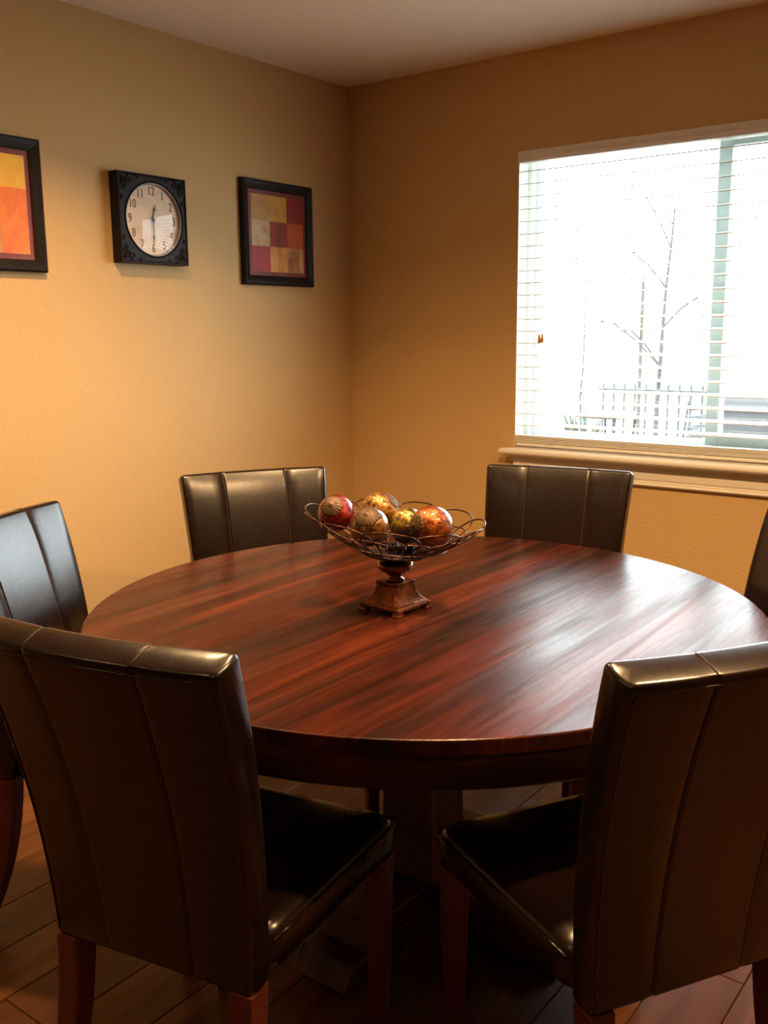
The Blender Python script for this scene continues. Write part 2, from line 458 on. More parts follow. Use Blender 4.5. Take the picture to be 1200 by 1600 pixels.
# ------------------------------------------------------------------ recessed ceiling lamps
def make_can(x, y, label, watt):
    t = empty('recessed_light', (x, y, CZ), label=label, cat='ceiling light', group='recessed ceiling lights')
    MB().lathe([(0.080, -0.001), (0.082, -0.006), (0.098, -0.005), (0.103, 0.0)], 32).obj('trim_ring', M['trim'], t, smooth=True)
    MB().lathe([(0.0005, -0.004), (0.068, -0.004), (0.080, -0.001)], 24).obj('lens', M['lens'], t)
    ld = bpy.data.lights.new('lamp', 'AREA'); ld.shape = 'DISK'; ld.size = 0.15
    ld.energy = watt; ld.color = WARM; ld.spread = math.radians(122 if x < 0.9 else 145)
    lo = bpy.data.objects.new('lamp', ld); C.objects.link(lo); lo.parent = t; lo.location = (0, 0, -0.008)
    return t
CL = ['recessed ceiling light nearest the wall with the clock', 'recessed ceiling light above the middle of the round table',
      'recessed ceiling light above the window side of the table', 'recessed ceiling light behind the camera nearest the clock wall',
      'recessed ceiling light behind the camera in the middle', 'recessed ceiling light behind the camera on the window side']
for (x, y), lb, wt in zip(CANS, CL, CAN_W): make_can(x, y, lb, wt)

# ------------------------------------------------------------------ window blind
bl = empty('window_blind', (1.655, -0.02, WZ0), label='white horizontal slat blind hanging in the window, slats open', cat='blind')
BX0, BX1 = WX0 + 0.006, WX1 - 0.006
def bpart(o): o.location = (-1.655, 0.02, -WZ0); return o
VP = [(0.0, 2.030), (-0.006, 2.031), (-0.010, 2.038), (-0.008, 2.046), (-0.012, 2.056), (-0.014, 2.066), (-0.010, 2.072), (0.0, 2.0725)]
m2 = MB(); m2.loft([[(xx, yy, zz) for yy, zz in VP] for xx in (BX0 - 0.004, BX1 + 0.004)])
m2.box((BX0 + 0.002, 0.0, 2.030), (BX1 - 0.002, 0.052, 2.070))
bpart(m2.obj('valance', M['slat'], bl))
SY = 0.027
def slat_mesh():
    w, t = 0.025, 0.0013; loops = []
    n = 6; top = []; bot = []
    for k in range(n + 1):
        v = -1 + 2*k/n; cz = 0.0022*(1 - v*v)
        top.append((v*w, cz + t)); bot.append((v*w, cz - t))
    sec = top + bot[::-1]
    return [[(xx, yy, zz) for yy, zz in sec] for xx in (BX0 - 1.655, BX1 - 1.655)]
tilt = math.radians(9)
s0 = None
NS = 22
for k in range(NS):
    if s0 is None:
        s = MB().loft(slat_mesh()).obj('slat', M['slat'], bl); s0 = s
    else:
        s = s0.copy(); C.objects.link(s)
    z = 1.9995 - 0.0478*k
    s.location = (0, SY + 0.02, z - WZ0); s.rotation_euler = (tilt, 0, 0)
for k in range(7):       # slats gathered on the bottom rail
    s = s0.copy(); C.objects.link(s)
    s.location = (0, SY + 0.02 - 0.003 + 0.001*((k*5) % 4), 0.0228 + 0.0044*k); s.rotation_euler = (0.03*((k*3) % 3 - 1), random.uniform(-0.001, 0.001), 0)
bpart(box('bottom_rail', (BX0, SY - 0.026, WZ0 + 0.006), (BX1, SY + 0.026, WZ0 + 0.0195), M['slat'], bl, bevel=0.004))
for xc in (1.03, 1.332, 1.634, 1.936, 2.238):
    m2 = MB()
    for yy in (SY - 0.0275, SY + 0.0275):
        m2.tube([(xc, yy, 2.035), (xc, yy, 1.4), (xc, yy, 0.945), (xc + 0.002, yy*1.0, 0.915)], 0.0010, 5)
    for k in range(NS):
        z = 1.9995 - 0.0478*k
        m2.tube([(xc, SY - 0.0275, z - 0.0045 - 0.002), (xc, SY + 0.0275, z + 0.0045 - 0.002)], 0.0006, 4)
    # the slack loops hanging over the gathered slats
    m2.tube([(xc - 0.012, SY - 0.0285, 0.944), (xc - 0.006, SY - 0.031, 0.932), (xc, SY - 0.031, 0.918), (xc + 0.01, SY - 0.031, 0.927), (xc + 0.028, SY - 0.030, 0.940)], 0.0009, 5)
    bpart(m2.obj('ladder_cord', M['cord'], bl))
for xc, dz in ((0.993, 0), (1.006, 0.004)):
    bpart(MB().tube([(xc, -0.034, 2.034), (xc, -0.034, 1.6), (xc, -0.034, 1.36 + dz)], 0.0010, 5).obj('pull_cord', M['cord'], bl))
    bpart(MB().lathe([(0.001, 0.036), (0.004, 0.034), (0.0065, 0.012), (0.0068, 0.003), (0.004, 0.0)], 12, (xc, -0.034, 1.326 + dz)).obj('tassel', M['tassel'], bl, smooth=True))

# ------------------------------------------------------------------ wall pictures
def rail_frame(y0, y1, z0, z1, w, depth, x0=0.0):
    prof = [(0.0, x0), (0.0, x0 + depth*0.8), (0.006, x0 + depth), (w*0.45, x0 + depth*0.92), (w*0.8, x0 + depth*0.72), (w, x0 + depth*0.55), (w, x0)]
    loops = []
    for d, xx in prof:
        loops.append([(xx, y0 + d, z0 + d), (xx, y1 - d, z0 + d), (xx, y1 - d, z1 - d), (xx, y0 + d, z1 - d)])
    k = len(loops); m2 = MB()
    m2.loft(loops, cap=False)
    n = 4
    for j in range(4):   # close the back
        a = j; b = (j+1) % 4
        m2.f.append((a, b, (k-1)*n + b, (k-1)*n + a))
    return m2
def paint(name, c1, c2, c3, scale=9.0, grad=False):
    m, nt, b = new_mat(name)
    v = coords(nt, (1, 1, 0.6))
    n1 = N(nt, 'ShaderNodeTexNoise', Scale=scale, Detail=6.0, Roughness=0.7, Distortion=0.6)
    L(nt, v, n1.inputs['Vector'])
    r = ramp(nt, [(0.32, c3), (0.5, c1), (0.68, c2)])
    L(nt, n1.outputs[0], r.inputs[0]); L(nt, r.outputs[0], b.inputs['Base Color'])
    b.inputs['Roughness'].default_value = 0.45
    return m
PC = {
 'ochre': paint('print_ochre', (0.50, 0.26, 0.07), (0.58, 0.34, 0.11), (0.42, 0.17, 0.04)),
 'mustard': paint('print_mustard', (0.55, 0.30, 0.03), (0.62, 0.42, 0.03), (0.48, 0.19, 0.015)),
 'maroon': paint('print_maroon', (0.25, 0.015, 0.008), (0.35, 0.03, 0.012), (0.14, 0.03, 0.01)),
 'cream': paint('print_cream', (0.55, 0.36, 0.17), (0.68, 0.52, 0.30), (0.22, 0.10, 0.03)),
 'red': paint('print_red', (0.32, 0.018, 0.006), (0.42, 0.03, 0.01), (0.12, 0.025, 0.01)),
 'orange': paint('print_orange', (0.48, 0.085, 0.010), (0.60, 0.12, 0.015), (0.28, 0.03, 0.006)),
 'crimson': paint('print_crimson', (0.38, 0.025, 0.02), (0.50, 0.04, 0.03), (0.16, 0.015, 0.012)),
 'apricot': paint('print_apricot', (0.70, 0.30, 0.06), (0.82, 0.44, 0.12), (0.50, 0.14, 0.02)),
 'sienna': paint('print_sienna', (0.55, 0.26, 0.08), (0.72, 0.42, 0.18), (0.28, 0.08, 0.02), 16),
 'yellow': paint('print_yellow', (0.85, 0.46, 0.03), (0.92, 0.60, 0.05), (0.70, 0.32, 0.02)),
 'tangerine': paint('print_tangerine', (0.80, 0.20, 0.015), (0.90, 0.32, 0.03), (0.60, 0.10, 0.01)),
 'border': paint('print_border', (0.18, 0.028, 0.014), (0.22, 0.040, 0.02), (0.13, 0.018, 0.01), 20)}
def picture(yc, w, z0, z1, grid, label):
    y0, y1 = yc - w/2, yc + w/2
    t = empty('wall_picture', (0, yc, z0), label=label, cat='picture')
    def P(o): o.location = (0, -yc, -z0); return o
    P(rail_frame(y0, y1, z0, z1, 0.038, 0.024, 0.001).obj('frame', M['black_frame'], t))
    i = 0.037; bw = 0.018
    P(box('backing_mat', (0.002, y0 + i, z0 + i), (0.010, y1 - i, z1 - i), PC['border'], t))
    a0, a1, b0, b1 = y0 + i + bw, y1 - i - bw, z0 + i + bw, z1 - i - bw
    wob = random.Random(5)
    # printed colour patches, one flat sheet
    V = []; F = []; FM = []; names = []
    ys = [[a0 + (a1 - a0)*q/3 + (wob.uniform(-0.006, 0.006) if 0 < q < 3 else 0) for q in range(4)] for _ in range(3)]
    zs = [b1 - (b1 - b0)*q/3 for q in range(4)]
    for r in range(3):
        for c in range(3):
            k = len(V); dz = wob.uniform(-0.004, 0.004)
            V += [(0.0112, ys[r][c], zs[r+1]), (0.0112, ys[r][c+1], zs[r+1]), (0.0112, ys[r][c+1], zs[r]), (0.0112, ys[r][c], zs[r])]
            F.append((k, k+1, k+2, k+3)); nm = grid[r][c]
            if nm not in names: names.append(nm)
            FM.append(names.index(nm))
    k = len(V)
    V += [(0.0100, a0, b0), (0.0100, a1, b0), (0.0100, a1, b1), (0.0100, a0, b1)]
    F.append((k, k+3, k+2, k+1)); FM.append(0)
    o = mesh_obj('print', V, F, None, t, mats=[PC[n] for n in names], fmat=FM); P(o)
    return t
picture(-0.487, 0.420, 1.571, 1.984, [['ochre', 'mustard', 'maroon'], ['cream', 'red', 'orange'], ['crimson', 'apricot', 'sienna']],
        'black framed square print of red, ochre and cream patches, hanging right of the clock')
picture(-1.807, 0.420, 1.580, 1.993, [['red', 'apricot', 'yellow'], ['mustard', 'crimson', 'tangerine'], ['orange', 'ochre', 'tangerine']],
        'black framed print of yellow and orange patches, cut by the left edge')

# ------------------------------------------------------------------ clock
def dial_mat():
    m, nt, b = new_mat('aged_cream_dial')
    v = coords(nt)
    n1 = N(nt, 'ShaderNodeTexNoise', Scale=14.0, Detail=6.0, Roughness=0.7)
    L(nt, v, n1.inputs['Vector'])
    r = ramp(nt, [(0.3, (0.60, 0.42, 0.28)), (0.45, (0.76, 0.60, 0.45)), (0.7, (0.84, 0.70, 0.55))])
    L(nt, n1.outputs[0], r.inputs[0]); L(nt, r.outputs[0], b.inputs['Base Color'])
    b.inputs['Roughness'].default_value = 0.7
    return m
M['dial'] = dial_mat()
ck = empty('wall_clock', (0, -1.165, 1.780), label='square black carved wall clock with round cream numbered dial between two pictures', cat='clock')
HW = 0.1535; HH = 0.1535; FX = 0.047; RR = 0.129; CYo = 0.004
# case: square block with a round well
nseg = 64; loops = []
def sq(k, h):
    a = 2*PI*k/nseg + PI/4
    c, s = math.cos(a), math.sin(a); m_ = max(abs(c), abs(s))
    return (h*c/m_, h*s/m_)
def ringpts(xx, r): return [(xx, r*math.cos(2*PI*k/nseg + PI/4) + CYo, r*math.sin(2*PI*k/nseg + PI/4)) for k in range(nseg)]
def sqpts(xx, h): return [(xx, *sq(k, h)) for k in range(nseg)]
m2 = MB()
m2.loft([sqpts(0.001, HW), sqpts(FX - 0.006, HW), sqpts(FX - 0.001, HW - 0.001), sqpts(FX, HW - 0.006), sqpts(FX - 0.004, HW - 0.009), sqpts(FX - 0.004, HW - 0.012), ringpts(FX - 0.004, RR + 0.003), ringpts(FX, RR + 0.001), ringpts(FX - 0.002, RR - 0.002), ringpts(0.026, RR - 0.003)], cap=True)
m2.obj('case', M['clock_case'], ck)
MB().loft([[(0.030, y + 0, z) for _, y, z in ringpts(0, RR - 0.0035)], [(0.0262, y, z) for _, y, z in ringpts(0, RR - 0.0035)]]).obj('dial', M['dial'], ck)
m2 = MB(); m2.loft([ringpts(0.030, RR - 0.0032), ringpts(0.042, RR - 0.0025), ringpts(0.042, RR - 0.006), ringpts(0.030, RR - 0.009), ringpts(0.030, RR - 0.0032)], cap=False)
m2.obj('inner_bezel', M['bezel'], ck, smooth=True)
# carved scrolls in the corners and along the edges
def scroll(cy, cz, r, turns, a0, sgn):
    P = []
    for i in range(22):
        t = i/21; a = a0 + sgn*turns*2*PI*t; q = r*(1 - 0.82*t)
        P.append((FX - 0.003, cy + q*math.cos(a), cz + q*math.sin(a)))
    return P
for sy in (-1, 1):
    for sz in (-1, 1):
        m2 = MB(); cy, cz = sy*0.122, sz*0.122
        for (dy, dz, r, a0, sg) in ((0.008, -0.022, 0.014, 0.3, 1), (-0.022, 0.008, 0.014, 1.8, -1), (0.004, 0.004, 0.016, 2.5, 1)):
            pts = [(x_, sy*(0.122 + y_), sz*(0.122 + z_)) for x_, y_, z_ in scroll(dy, dz, r, 1.15, a0, sg)]
            m2.tube(pts, 0.0034, 6, rfun=lambda t: 1.1 - 0.5*t)
        for k in range(3):
            a = 0.35 + k*0.42
            p0 = (FX - 0.003, sy*0.140, sz*0.140); e = (FX - 0.002, sy*(0.140 - 0.036*math.cos(a)), sz*(0.140 - 0.036*math.sin(a)))
            m2.tube([p0, ((p0[0]+e[0])/2 + 0.002, (p0[1]+e[1])/2, (p0[2]+e[2])/2), e], 0.003, 6, rfun=lambda t: 1 - 0.5*abs(2*t - 1))
        for (yy, zz, a0) in ((0.066, 0.139, 0.0), (0.139, 0.066, 1.5)):
            pts = [(x_, sy*y_, sz*z_) for x_, y_, z_ in scroll(yy, zz, 0.009, 0.9, a0, 1)]
            m2.tube(pts, 0.0026, 6)
        m2.obj('corner_scrollwork', M['clock_case'], ck, smooth=True)
# numerals
def text_mesh(txt, size, sx=1.0, ext=0.0004):
    cu = bpy.data.curves.new('numeral', 'FONT'); cu.body = txt; cu.size = size; cu.align_x = 'CENTER'; cu.align_y = 'CENTER'; cu.extrude = ext
    o = bpy.data.objects.new('numeral', cu); C.objects.link(o)
    dg = bpy.context.evaluated_depsgraph_get()
    me = bpy.data.meshes.new_from_object(o.evaluated_get(dg))
    bpy.data.objects.remove(o); bpy.data.curves.remove(cu)
    return me
for h in range(1, 13):
    a = PI/2 - h*PI/6
    me = text_mesh(str(h), 0.040)
    me.materials.append(M['ink'])
    # local x -> +y (reading direction on this wall), local y -> +z
    me.transform(Matrix(((0, 0, 1, 0), (0.82, 0, 0, 0), (0, 1.05, 0, 0), (0, 0, 0, 1))))
    o = bpy.data.objects.new('numeral', me); C.objects.link(o); o.parent = ck
    o.location = (0.0306, CYo + 0.099*math.cos(a), 0.099*math.sin(a))
def hand(name, ang, ln, w, xx):
    c, s = math.cos(ang), math.sin(ang); P = []
    for t, ww in ((-0.16, 0.35), (-0.05, 0.5), (0.0, 0.9), (0.55, 0.35), (0.68, 1.5), (0.80, 0.5), (1.0, 0.08)): P.append((t*ln, ww*w))
    poly = [(t, q) for t, q in P] + [(t, -q) for t, q in P[::-1]]
    m3 = MB()
    m3.loft([[(X, CYo + t*c - q*s, t*s + q*c) for t, q in poly] for X in (xx, xx + 0.0012)])
    return m3.obj(name, M['hand'], ck)
hand('hour_hand', PI/2 - (12.5 % 12)*PI/6, 0.056, 0.0034, 0.0325)
hand('minute_hand', -PI/2, 0.088, 0.0028, 0.0345)
m3 = MB(); nn = 16
m3.loft([[(X, CYo + 0.006*math.cos(2*PI*k/nn), 0.006*math.sin(2*PI*k/nn)) for k in range(nn)] for X in (0.031, 0.038)])
m3.obj('hub', M['hand'], ck)
m3 = MB()
gl = []
for q in range(9):
    t = q/8; gl.append([(0.0415 + 0.010*(1 - t*t), CYo + (RR - 0.004)*t*math.cos(2*PI*k/48) + (0.0), (RR - 0.004)*t*math.sin(2*PI*k/48)) for k in range(48)] if q else [(0.0515, CYo + 0.0004*math.cos(2*PI*k/48), 0.0004*math.sin(2*PI*k/48)) for k in range(48)])
m3.loft(gl, cap=False); m3.obj('glass', M['dial_glass'], ck, smooth=True)

# ------------------------------------------------------------------ round table
TX, TY, TR, TH = 1.61897, -1.75138, 0.762, 0.76
tb = empty('dining_table', (TX, TY, 0), label='round red-brown varnished wood pedestal dining table under the wire bowl', cat='table')
edges = [-TR, -0.655, -0.515, -0.395, -0.26, -0.145, -0.02, 0.10, 0.235, 0.35, 0.48, 0.61, TR]
for a, b in zip(edges[:-1], edges[1:]):
    def arc(x0, x1, R, n=14):
        up = []; k0, k1 = max(-R, x0), min(R, x1)
        t0, t1 = math.acos(max(-1, min(1, k0/R))), math.acos(max(-1, min(1, k1/R)))
        for i in range(n + 1):
            t = t0 + (t1 - t0)*i/n
            up.append((R*math.cos(t), R*math.sin(t)))
        return up
    def outline(c, R):
        up = arc(a + c if a > -TR else -R, b - c if b < TR else R, R)
        dn = [(x, -y) for x, y in up[::-1]]
        if b == TR: dn = dn[1:] if abs(up[-1][1]) < 1e-6 else dn
        if a == -TR: dn = dn[:-1] if abs(up[0][1]) < 1e-6 else dn
        return up + dn
    o0, o1, o2 = outline(0.0, TR), outline(0.0, TR - 0.0008), outline(0.00015, TR - 0.0035)
    m2 = MB(); m2.loft([[(x, y, TH - 0.026) for x, y in o0], [(x, y, TH - 0.0035) for x, y in o0], [(x, y, TH - 0.0012) for x, y in o1], [(x, y, TH) for x, y in o2]], cap=False)
    n_ = len(o0)
    for base in (0, 3*n_):            # close top and bottom with strips across the board
        i, j = (0, n_ - 1)
        if a == -TR: m2.f.append((base, base + 1, base + n_ - 1)); i, j = 1, n_ - 1
        while j - i > 1:
            if j - i == 2: m2.f.append((base + i, base + i + 1, base + j)); break
            m2.f.append((base + i, base + i + 1, base + j - 1, base + j)); i += 1; j -= 1
    m2.obj('board', M['table'], tb)
m2 = MB(); m2.lathe([(TR - 0.035, TH - 0.026), (TR - 0.002, TH - 0.0262), (TR - 0.001, TH - 0.030), (TR - 0.001, 0.679), (TR - 0.004, 0.674), (TR - 0.035, 0.674), (TR - 0.035, TH - 0.026)], 96)
m2.f = m2.f[:-2]
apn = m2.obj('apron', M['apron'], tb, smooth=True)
apn.modifiers.new('es', 'EDGE_SPLIT').split_angle = math.radians(35)
def block(w0, w1, z0, z1, bev=0.004):
    return MB().loft([[(-w0, -w0, z0), (w0, -w0, z0), (w0, w0, z0), (-w0, w0, z0)], [(-w1, -w1, z1), (w1, -w1, z1), (w1, w1, z1), (-w1, w1, z1)]])
for rz in (0, PI/2):
    o = box('top_batten', (-0.45, -0.045, 0.694 if rz else 0.694), (0.45, 0.045, 0.7335), M['pedestal'], tb, bevel=0.003); o.rotation_euler = (0, 0, rz + 0.78)
    if rz: o.scale = (1, 1, 1)
o = MB().loft([[(s_*w, t_*w, z) for s_, t_ in ((-1,-1),(1,-1),(1,1),(-1,1))] for z, w in ((0.11, 0.085), (0.20, 0.072), (0.36, 0.068), (0.50, 0.080), (0.60, 0.115), (0.66, 0.165), (0.6935, 0.19))]).obj('pedestal_column', M['pedestal'], tb, bevel=0.004)
def foot_mesh():
    m3 = MB()
    for (y0, y1, z0, z1, w) in ((0.055, 0.40, 0.012, 0.058, 0.075), (0.055, 0.315, 0.0582, 0.108, 0.070)):
        m3.loft([[(-w, y0, z0), (w, y0, z0), (w, y1, z0), (-w, y1, z0)], [(-w, y0, z1), (w, y0, z1), (w, y1 - 0.035, z1), (-w, y1 - 0.035, z1)]])
    m3.box((-0.03, 0.33, 0.0), (0.03, 0.38, 0.0118))
    return m3
f0 = foot_mesh().obj('foot', M['pedestal'], tb, bevel=0.004)
for k in range(1, 4):
    f = f0.copy(); C.objects.link(f); f.rotation_euler = (0, 0, k*PI/2)

# ------------------------------------------------------------------ chairs
CW0, CW1, CA, CB, CT0, CT1, CS, ZB, CH = 0.452, 0.386, 0.004, 0.0914, 0.0570, 0.052, 0.0220, 0.4066, 0.969
SL = 0.215                        # lateral place of the two seams
def back_y(l, z):
    u = max(0, (z - ZB)/(CH - ZB)); return -CA*u - CB*u*u - CS*(1 - (2*l)**2)*min(1, u)
def back_slope(z): return (CA + 2*CB*max(0, (min(z, CH) - ZB)/(CH - ZB)))/(CH - ZB)
def back_wT(z):
    u = (z - ZB)/(CH - ZB); return CW1 + (CW0 - CW1)*u, CT1 + (CT0 - CT1)*u
lats = sorted(set([-1 + 2*i/22 for i in range(23)] + [s*2*SL + d for s in (-1, 1) for d in (-0.022, -0.008, 0, 0.008, 0.022)]))
def groove(l):
    g = 0
    for s in (-SL, SL): g += math.exp(-((l - s)/0.006)**2)
    return g
def puff(l, z):
    zf = min(1, (CH - z)/0.05) if z > CH - 0.05 else 1
    w = 1 - abs(2*l)**6
    cell = 1.0
    return (0.0045*w*zf) - 0.0030*groove(l)
def back_ring(z, inset, flat=False):
    w, T = back_wT(min(z, CH)); rc = 0.010; zc = min(z, CH)
    hw = w/2 - inset; T2 = T/2 - inset; pts = []
    rc = max(0.002, min(rc, T2*0.95))
    sl = (CA + 2*CB*max(0, (zc - ZB)/(CH - ZB)))/(CH - ZB)
    def put(xl, d):
        l = max(-0.5, min(0.5, xl/w)); return (xl, back_y(l, zc) - d, z - sl*d)
    for q in lats:                                   # front, left to right
        xl = q*(hw - rc); l = xl/w
        pts.append(put(xl, T/2 - T2 - puff(l, zc)*(1 if not flat else 0.3)))
    for k in range(1, 4):
        a = PI/2*k/4; pts.append(put(hw - rc + rc*math.sin(a), T/2 - T2 + rc - rc*math.cos(a)))
    for k in range(0, 5): pts.append(put(hw + 0.0025*math.sin(PI*k/4), T/2 - T2 + rc + (2*T2 - 2*rc)*k/4))
    for k in range(1, 4):
        a = PI/2*k/4; pts.append(put(hw - rc + rc*math.cos(a), T/2 + T2 - rc + rc*math.sin(a)))
    for q in lats[::-1]:
        xl = q*(hw - rc); l = xl/w
        pts.append(put(xl, T/2 + T2 - 0.0022*groove(l)*(1 if not flat else 0.3)))
    for k in range(1, 4):
        a = PI/2*k/4; pts.append(put(-(hw - rc + rc*math.sin(a)), T/2 + T2 - rc + rc*math.cos(a)))
    for k in range(0, 5): pts.append(put(-(hw + 0.0025*math.sin(PI*k/4)), T/2 + T2 - rc - (2*T2 - 2*rc)*k/4))
    for k in range(1, 4):
        a = PI/2*k/4; pts.append(put(-(hw - rc + rc*math.cos(a)), T/2 - T2 + rc - rc*math.sin(a)))
    return pts
def backrest_mesh():
    loops = []
    loops.append(back_ring(ZB, 0.006)); loops.append(back_ring(ZB + 0.003, 0.001))
    n = 16
    for i in range(n + 1):
        loops.append(back_ring(ZB + 0.008 + (CH - 0.010 - ZB - 0.008)*i/n, 0))
    for k in range(1, 6):
        a = PI/2*k/5; loops.append(back_ring(CH - 0.010 + 0.010*math.sin(a), 0.009*(1 - math.cos(a)), k > 3))
    m2 = MB(); m2.loft(loops, cap=False)
    n = len(loops[0]); nl = len(lats)
    def capface(base, dome):
        # front i <-> back mirrored index, bridge strips with a slightly domed centre line
        F = [base + i for i in range(nl)]; B0 = nl + 3 + 5 + 3
        B = [base + B0 + (nl - 1 - i) for i in range(nl)]
        mid = []
        for i in range(nl):
            p, q = Vector(m2.v[F[i]]), Vector(m2.v[B[i]]); c = (p + q)/2; c.z += dome - 0.0018*groove(c.x/CW0)*(1 if dome else 0)
            mid.append(len(m2.v)); m2.v.append(tuple(c))
        for i in range(nl - 1):
            m2.f.append((F[i], F[i+1], mid[i+1], mid[i])); m2.f.append((mid[i], mid[i+1], B[i+1], B[i]))
        R_ = [base + nl - 1 + i for i in range(0, 13)]
        for i in range(len(R_) - 1): m2.f.append((R_[i], R_[i+1], mid[-1]))
        Ls = [base + (B0 + nl - 1 + i) % n for i in range(0, 13)]
        for i in range(len(Ls) - 1): m2.f.append((Ls[i], Ls[i+1], mid[0]))
    capface((len(loops) - 1)*n, 0.0035)
    capface(0, 0.0)
    return m2
def rrect(x0, x1a, y0, y1, x1b, r, n=5):
    """rounded trapezoid; half widths x0 (at y0, rear) and x1a (at y1, front)"""
    pts = []
    for cx, cy, a0 in ((x1a - r, y1 - r, 0), (-x1a + r, y1 - r, PI/2), (-x0 + r, y0 + r, PI), (x0 - r, y0 + r, 1.5*PI)):
        for k in range(n + 1):
            a = a0 + PI/2*k/n; pts.append((cx + r*math.cos(a), cy + r*math.sin(a)))
    return pts
def seat_mesh():
    nx, ny = 26, 22; V = []; F = []
    w0, w1, y0, y1 = 0.193, 0.213, 0.002, 0.420
    # grid top surface with rounded border and domed cushion, then sides
    def P(u, v, ins, z):
        w = w0 + (w1 - w0)*v
        return (u*(w - ins), y0 + ins + (y1 - y0 - 2*ins)*v - 0.0*u, z)
    loops = []
    per = []
    N1 = 16
    for k in range(N1): per.append((-1 + 2*k/N1, 0))
    for k in range(N1): per.append((1, k/N1))
    for k in range(N1): per.append((1 - 2*k/N1, 1))
    for k in range(N1): per.append((-1, 1 - k/N1))
    def rnd(u, v, e=0.07):
        # soften plan corners
        return u*(1 - e*max(0, abs(u)*abs(2*v - 1) - 0.93)*8), 0.5 + (v - 0.5)*(1 - e*max(0, abs(u)*abs(2*v - 1) - 0.93)*8)
    def ring(ins, z): return [P(*rnd(u, v), ins, z) for u, v in per]
    loops = [ring(0.004, ZB + 0.002), ring(0, ZB + 0.008), ring(-0.002, 0.435), ring(-0.003, 0.458), ring(0.002, 0.472), ring(0.010, 0.481)]
    s_ = 1.0
    for s_, dz in ((0.88, 0.486), (0.7, 0.4905), (0.5, 0.493), (0.25, 0.4945), (0.01, 0.495)):
        loops.append([(P(*rnd(u, v), 0.010, 0)[0]*s_, (P(*rnd(u, v), 0.010, 0)[1] - 0.217)*s_ + 0.217, dz) for u, v in per])
    m2 = MB(); m2.loft(loops); return m2
def leg_mesh(sx, rear):
    loops = []
    for i in range(9):
        z = ZB*(1 - i/8); t = 1 - z/ZB
        if rear:
            yb = -0.054 - 0.105*t**2.0; hw = 0.021 - 0.003*t; dp = 0.050 - 0.014*t
            x0 = sx*(0.193 - 0.022 + 0.0*t); ya, yb2 = yb, yb + dp
        else:
            hw = 0.022 - 0.007*t; x0 = sx*(0.213 - 0.024 - 0.006*t) ; ya, yb2 = 0.420 - 0.008 - 2*hw, 0.420 - 0.008
        loops.append([(x0 - hw, ya, z), (x0 + hw, ya, z), (x0 + hw, yb2, z), (x0 - hw, yb2, z)])
    return MB().loft(loops)
def make_chair():
    t = empty('dining_chair', (0, 0, 0))
    backrest_mesh().obj('backrest', M['leather'], t, smooth=True)
    seat_mesh().obj('seat', M['leather'], t, smooth=True)
    for sx in (-1, 1):
        leg_mesh(sx, True).obj('leg', M['leg'], t, bevel=0.003)
        leg_mesh(sx, False).obj('leg', M['leg'], t, bevel=0.003)
    # top stitched seams over front, top and back
    for s in (-SL, SL):
        P = []
        for i in range(15):
            z = 0.50 + (CH - 0.012 - 0.50)*i/14; w, T = back_wT(z); P.append((s*w, back_y(s, z) + puff(s, z) - 0.0002, z))
        w, T = back_wT(CH)
        for k in range(0, 7):
            q = k/6; P.append((s*w, back_y(s, CH) - 0.008 - (T - 0.016)*q, CH - back_slope(CH)*(0.008 + (T - 0.016)*q) + 0.0022*math.sin(PI*q) + 0.0004))
        for i in range(15):
            z = CH - 0.012 - (CH - 0.012 - ZB - 0.01)*i/14; w, T = back_wT(z); P.append((s*w, back_y(s, z) - T + 0.0018, z - back_slope(z)*T))
        MB().tube(P, 0.0011, 5).obj('seam_stitching', M['thread'], t, smooth=True)
    # piping around the outer back panel
    P = []
    def bp(l, z):
        w, T = back_wT(z); return (l*w, back_y(l, z) - T - 0.0002, z - back_slope(z)*T)
    for i in range(13): P.append(bp(-0.475, ZB + 0.012 + (CH - 0.034 - ZB)*i/12))
    P.append(bp(-0.468, CH - 0.016))
    for i in range(17): P.append(bp(-0.455 + 0.91*i/16, CH - 0.0125))
    P.append(bp(0.468, CH - 0.016))
    for i in range(13): P.append(bp(0.475, CH - 0.022 - (CH - 0.034 - ZB)*i/12))
    MB().tube(P, 0.0016, 6).obj('back_piping', M['leather'], t, smooth=True)
    P = [(x, y, 0.466) for x, y in [(-0.195 - 0.0205*i/8, 0.01 + 0.395*i/8) for i in range(9)] + [(-0.203 + 0.406*i/12, 0.4225) for i in range(13)] + [(0.2155 - 0.0205*i/8, 0.405 - 0.395*i/8) for i in range(9)]]
    MB().tube(P, 0.0022, 6).obj('seat_piping', M['leather'], t, smooth=True)
    return t
CHAIRS = [
 (0.86450, -1.49350, -2.12, 'dark brown leather dining chair against the wall under the clock and pictures'),
 (1.53620, -0.98100, -2.93, 'dark brown leather dining chair with its back against the window wall, right of the bowl'),
 (0.90950, -2.26050, -1.148, 'leather dining chair at the left edge, its front shining with pale window light'),
 (1.72220, -2.62000, 0.20, 'large near dining chair at the lower left seen from behind, whole back visible'),
 (2.39700, -2.18100, 1.044, 'large near dining chair at the lower right seen from behind, in front of the table'),
 (2.28000, -1.28000, 2.35, 'dining chair at the right edge, only a dark sliver of its backrest in view')]
ch0 = make_chair()
for k, (x, y, a, lb) in enumerate(CHAIRS):
    o = ch0 if k == 0 else copy_tree(ch0)
    o.location = (x, y, 0); o.rotation_euler = (0, 0, a)
    setp(o, lb, 'chair', 'leather dining chairs around the table')

